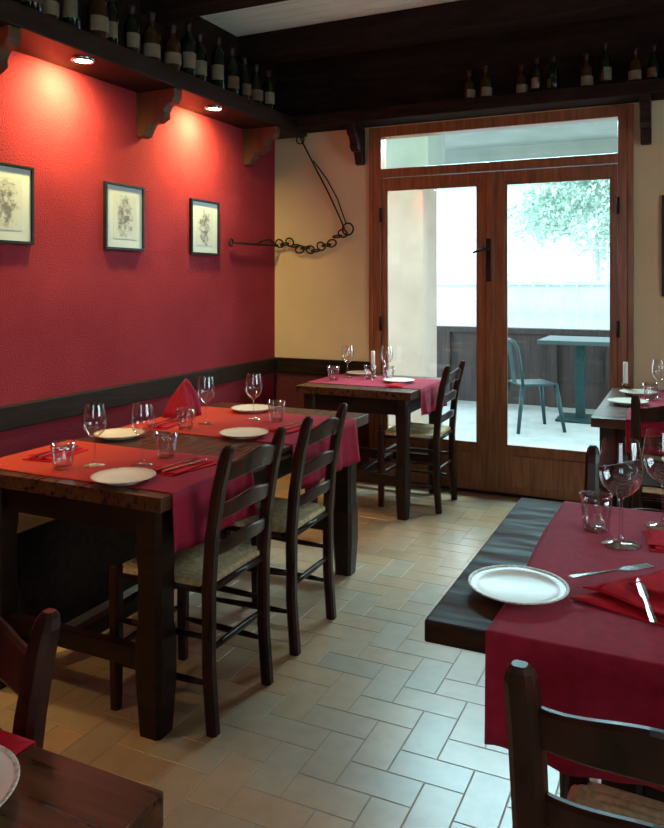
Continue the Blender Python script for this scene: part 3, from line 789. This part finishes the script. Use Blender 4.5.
def candle(x,y,z,label):
    e=empty("candlestick",(x,y,z)); tag(e,label,"candle","candles on the tables")
    lathe("holder",[(0,0.001),(0.030,0),(0.032,0.004),(0.020,0.01),(0.010,0.018),(0.010,0.028),(0.019,0.034),(0.019,0.05),(0.0145,0.05),(0.0145,0.04),(0,0.04)],M['brass'],24,e)
    lathe("candle",[(0,0.0405),(0.0135,0.0405),(0.0135,0.170),(0.012,0.173),(0,0.171)],M['wax'],20,e)
    tube("wick",[(0,0,0.170),(0.001,0,0.180)],0.001,M['black'],6,e)
candle(0.88,4.70,0.7535,"short white candle in a brass holder")
candle(2.455,4.70,0.75,"white candle in a brass holder near the door")

# ------------------------------------------------------------------ outside
struct(boxes("floor_terrace",[(-3,8,BW+0.121,9.1,-0.12,-0.02)],M['terrace']))
gr=boxes("ground",[(-12,16,9.1,26,-0.3,-0.15)],M['grass']); struct(gr)
pp=boxes("parapet",[(-3,8,8.85,8.93,-0.02,0.80),(-3,8,8.80,8.98,0.80,0.86)]+[(x,x+0.10,8.80,8.85,-0.02,0.80) for x in [-3+0.62*i for i in range(17)]],M['parapet'])
tag(pp,"weathered dark wooden parapet enclosing the terrace","fence")
rf=boxes("porch_roof",[(-3,8,BW+0.121,9.3,2.95,3.05),(-3,8,8.75,9.0,2.66,2.95),(-3,0.76,6.25,6.75,2.34,2.95)],M['roofpaint']); tag(rf,"pale porch roof above the terrace","roof")
e=boxes("porch_column",[(0.3,0.7,6.3,6.7,0.12,2.26),(0.26,0.74,6.26,6.74,2.26,2.34),(0.26,0.74,6.26,6.74,-0.02,0.12)],M['stucco_out'],bev=0.01)
tag(e,"square pinkish stucco porch column on the terrace","column")
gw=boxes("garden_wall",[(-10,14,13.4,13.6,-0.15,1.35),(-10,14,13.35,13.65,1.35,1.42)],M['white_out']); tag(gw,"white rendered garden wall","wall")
fe=empty("garden_fence",(1.4,13.3,0)); tag(fe,"pale lattice garden fence panels with posts","fence")
bm=bmesh.new()
for i in range(19): add_box(bm,(-2.0+0.24*i-0.012,-2.0+0.24*i+0.012,-0.03,-0.01,-0.15,2.0))
for z in (0.3,0.9,1.5,1.95): add_box(bm,(-2.0,2.4,-0.01,0.01,z,z+0.03))
obj_from_bm("lattice",bm,M['lattice'],fe)
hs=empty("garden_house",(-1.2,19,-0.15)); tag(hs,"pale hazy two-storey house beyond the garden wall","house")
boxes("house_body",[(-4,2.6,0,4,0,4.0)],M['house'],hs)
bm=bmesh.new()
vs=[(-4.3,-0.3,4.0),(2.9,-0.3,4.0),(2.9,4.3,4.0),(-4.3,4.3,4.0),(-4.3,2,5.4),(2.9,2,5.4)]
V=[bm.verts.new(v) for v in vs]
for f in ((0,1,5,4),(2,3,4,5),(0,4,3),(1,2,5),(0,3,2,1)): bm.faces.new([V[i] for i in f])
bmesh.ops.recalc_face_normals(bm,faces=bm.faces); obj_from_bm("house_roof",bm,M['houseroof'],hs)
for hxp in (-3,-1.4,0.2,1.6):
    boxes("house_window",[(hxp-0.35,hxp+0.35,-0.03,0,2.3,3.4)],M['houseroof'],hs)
def tree(x,y,h,r,n,label,sd):
    e=empty("garden_tree",(x,y,-0.15)); tag(e,label,"tree","garden trees")
    tube("trunk",[(0,0,0),(0.05,0.02,h*0.4),(0,0,h*0.8)],[0.07,0.05,0.03],M['bark'],10,e)
    bm=bmesh.new(); rnd=random.Random(sd)
    blobs=[(rnd.uniform(-1,1)*r*0.8,rnd.uniform(-1,1)*r*0.5,h+rnd.uniform(-0.6,0.7)*r,r*rnd.uniform(0.35,0.55)) for _ in range(14)]
    for _ in range(n):
        bx,by_,bz,br=rnd.choice(blobs)
        dv=Vector((rnd.gauss(0,1),rnd.gauss(0,1),rnd.gauss(0,1))).normalized()*br*rnd.uniform(0.5,1)
        c=Vector((bx,by_,bz))+dv; s=rnd.uniform(0.04,0.08)
        a=Vector((rnd.gauss(0,1),rnd.gauss(0,1),rnd.gauss(0,1))).normalized(); b=a.cross(Vector((0.3,0.5,0.8))).normalized()
        bm.faces.new([bm.verts.new(c+a*s),bm.verts.new(c+b*s*0.5),bm.verts.new(c-a*s),bm.verts.new(c-b*s*0.5)])
    obj_from_bm("foliage",bm,M['leaf'],e)
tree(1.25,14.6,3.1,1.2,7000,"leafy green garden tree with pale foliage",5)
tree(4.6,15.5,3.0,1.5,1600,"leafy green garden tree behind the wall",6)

pt=empty("patio_table",(1.78,8.12,-0.02)); tag(pt,"grey-teal square patio table with pedestal leg on the terrace","table")
boxes("tabletop",[(-0.37,0.37,-0.37,0.37,0.79,0.83)],M['tealtop'],pt,bev=0.006)
boxes("pedestal",[(-0.045,0.045,-0.045,0.045,0.03,0.79)],M['teal'],pt,bev=0.005)
boxes("base",[(-0.22,0.22,-0.22,0.22,0,0.03)],M['teal'],pt,bev=0.008)
pc=empty("patio_chair",(1.42,7.42,-0.02),-math.pi/2+0.6); tag(pc,"teal sheet-metal patio chair with open backrest on the terrace","chair")
boxes("seat",[(-0.18,0.18,-0.18,0.18,0.435,0.455)],M['teal'],pc,bev=0.009)
for sx in (-1,1):
    for sy in (-1,1):
        tube("leg",[(sx*0.165,sy*0.165,0.44),(sx*0.215,sy*0.23,0.0)],[0.024,0.017],M['teal'],8,pc)
tube("backrest",[(-0.175,-0.165,0.44),(-0.18,-0.19,0.62),(-0.165,-0.215,0.79),(-0.10,-0.23,0.85),(0,-0.235,0.86),(0.10,-0.23,0.85),(0.165,-0.215,0.79),(0.18,-0.19,0.62),(0.175,-0.165,0.44)],0.016,M['teal'],8,pc)
bm=bmesh.new()
vs=[(-0.05,-0.175,0.45),(0.05,-0.175,0.45),(0.05,-0.232,0.855),(-0.05,-0.232,0.855)]
A=[bm.verts.new(v) for v in vs]; B=[bm.verts.new((v[0],v[1]-0.004,v[2])) for v in vs]
bm.faces.new(A); bm.faces.new(B[::-1])
for k in range(4):
    l=(k+1)%4; bm.faces.new((A[k],B[k],B[l],A[l]))
bmesh.ops.recalc_face_normals(bm,faces=bm.faces); obj_from_bm("back_splat",bm,M['teal'],pc)

# ------------------------------------------------------------------ light
W=bpy.data.worlds.new("sky"); scene.world=W; W.use_nodes=True
bg=W.node_tree.nodes["Background"]; bg.inputs[0].default_value=(0.76,0.93,1.0,1); bg.inputs[1].default_value=6.2
def area(name,loc,direction,sx,sy,e,col):
    l=bpy.data.lights.new(name,'AREA'); l.shape='RECTANGLE'; l.size=sx; l.size_y=sy; l.energy=e; l.color=col
    o=bpy.data.objects.new(name,l); COL.objects.link(o); o.location=loc
    o.rotation_euler=Vector(direction).to_track_quat('-Z','Y').to_euler(); return o
area("door_daylight",(1.65,5.75,2.72),(0,-0.75,-0.66),1.6,0.45,190,(0.55,0.90,1.0))
area("window_fill_light",(2.9,FY-0.4,1.8),(0,1,-0.25),1.3,1.0,6,(0.80,0.93,1.0))  # added fill lamp outside the unseen window behind the camera
area("window_fill_light",(RX+0.45,1.95,1.75),(-1,0,-0.25),2.0,1.1,26,(0.72,0.93,1.0))  # added cool fill lamp outside the unseen right-hand window

# ------------------------------------------------------------------ camera
cam=bpy.data.cameras.new("camera"); co=bpy.data.objects.new("camera",cam); COL.objects.link(co)
co.location=(2.79,0,1.38); co.rotation_euler=(math.pi/2,0,math.radians(25.2))
cam.sensor_width=36; cam.lens=760/828*36; cam.shift_y=-131/828; cam.clip_start=0.02
scene.camera=co
scene.view_settings.view_transform='Standard'
scene.view_settings.look='None'
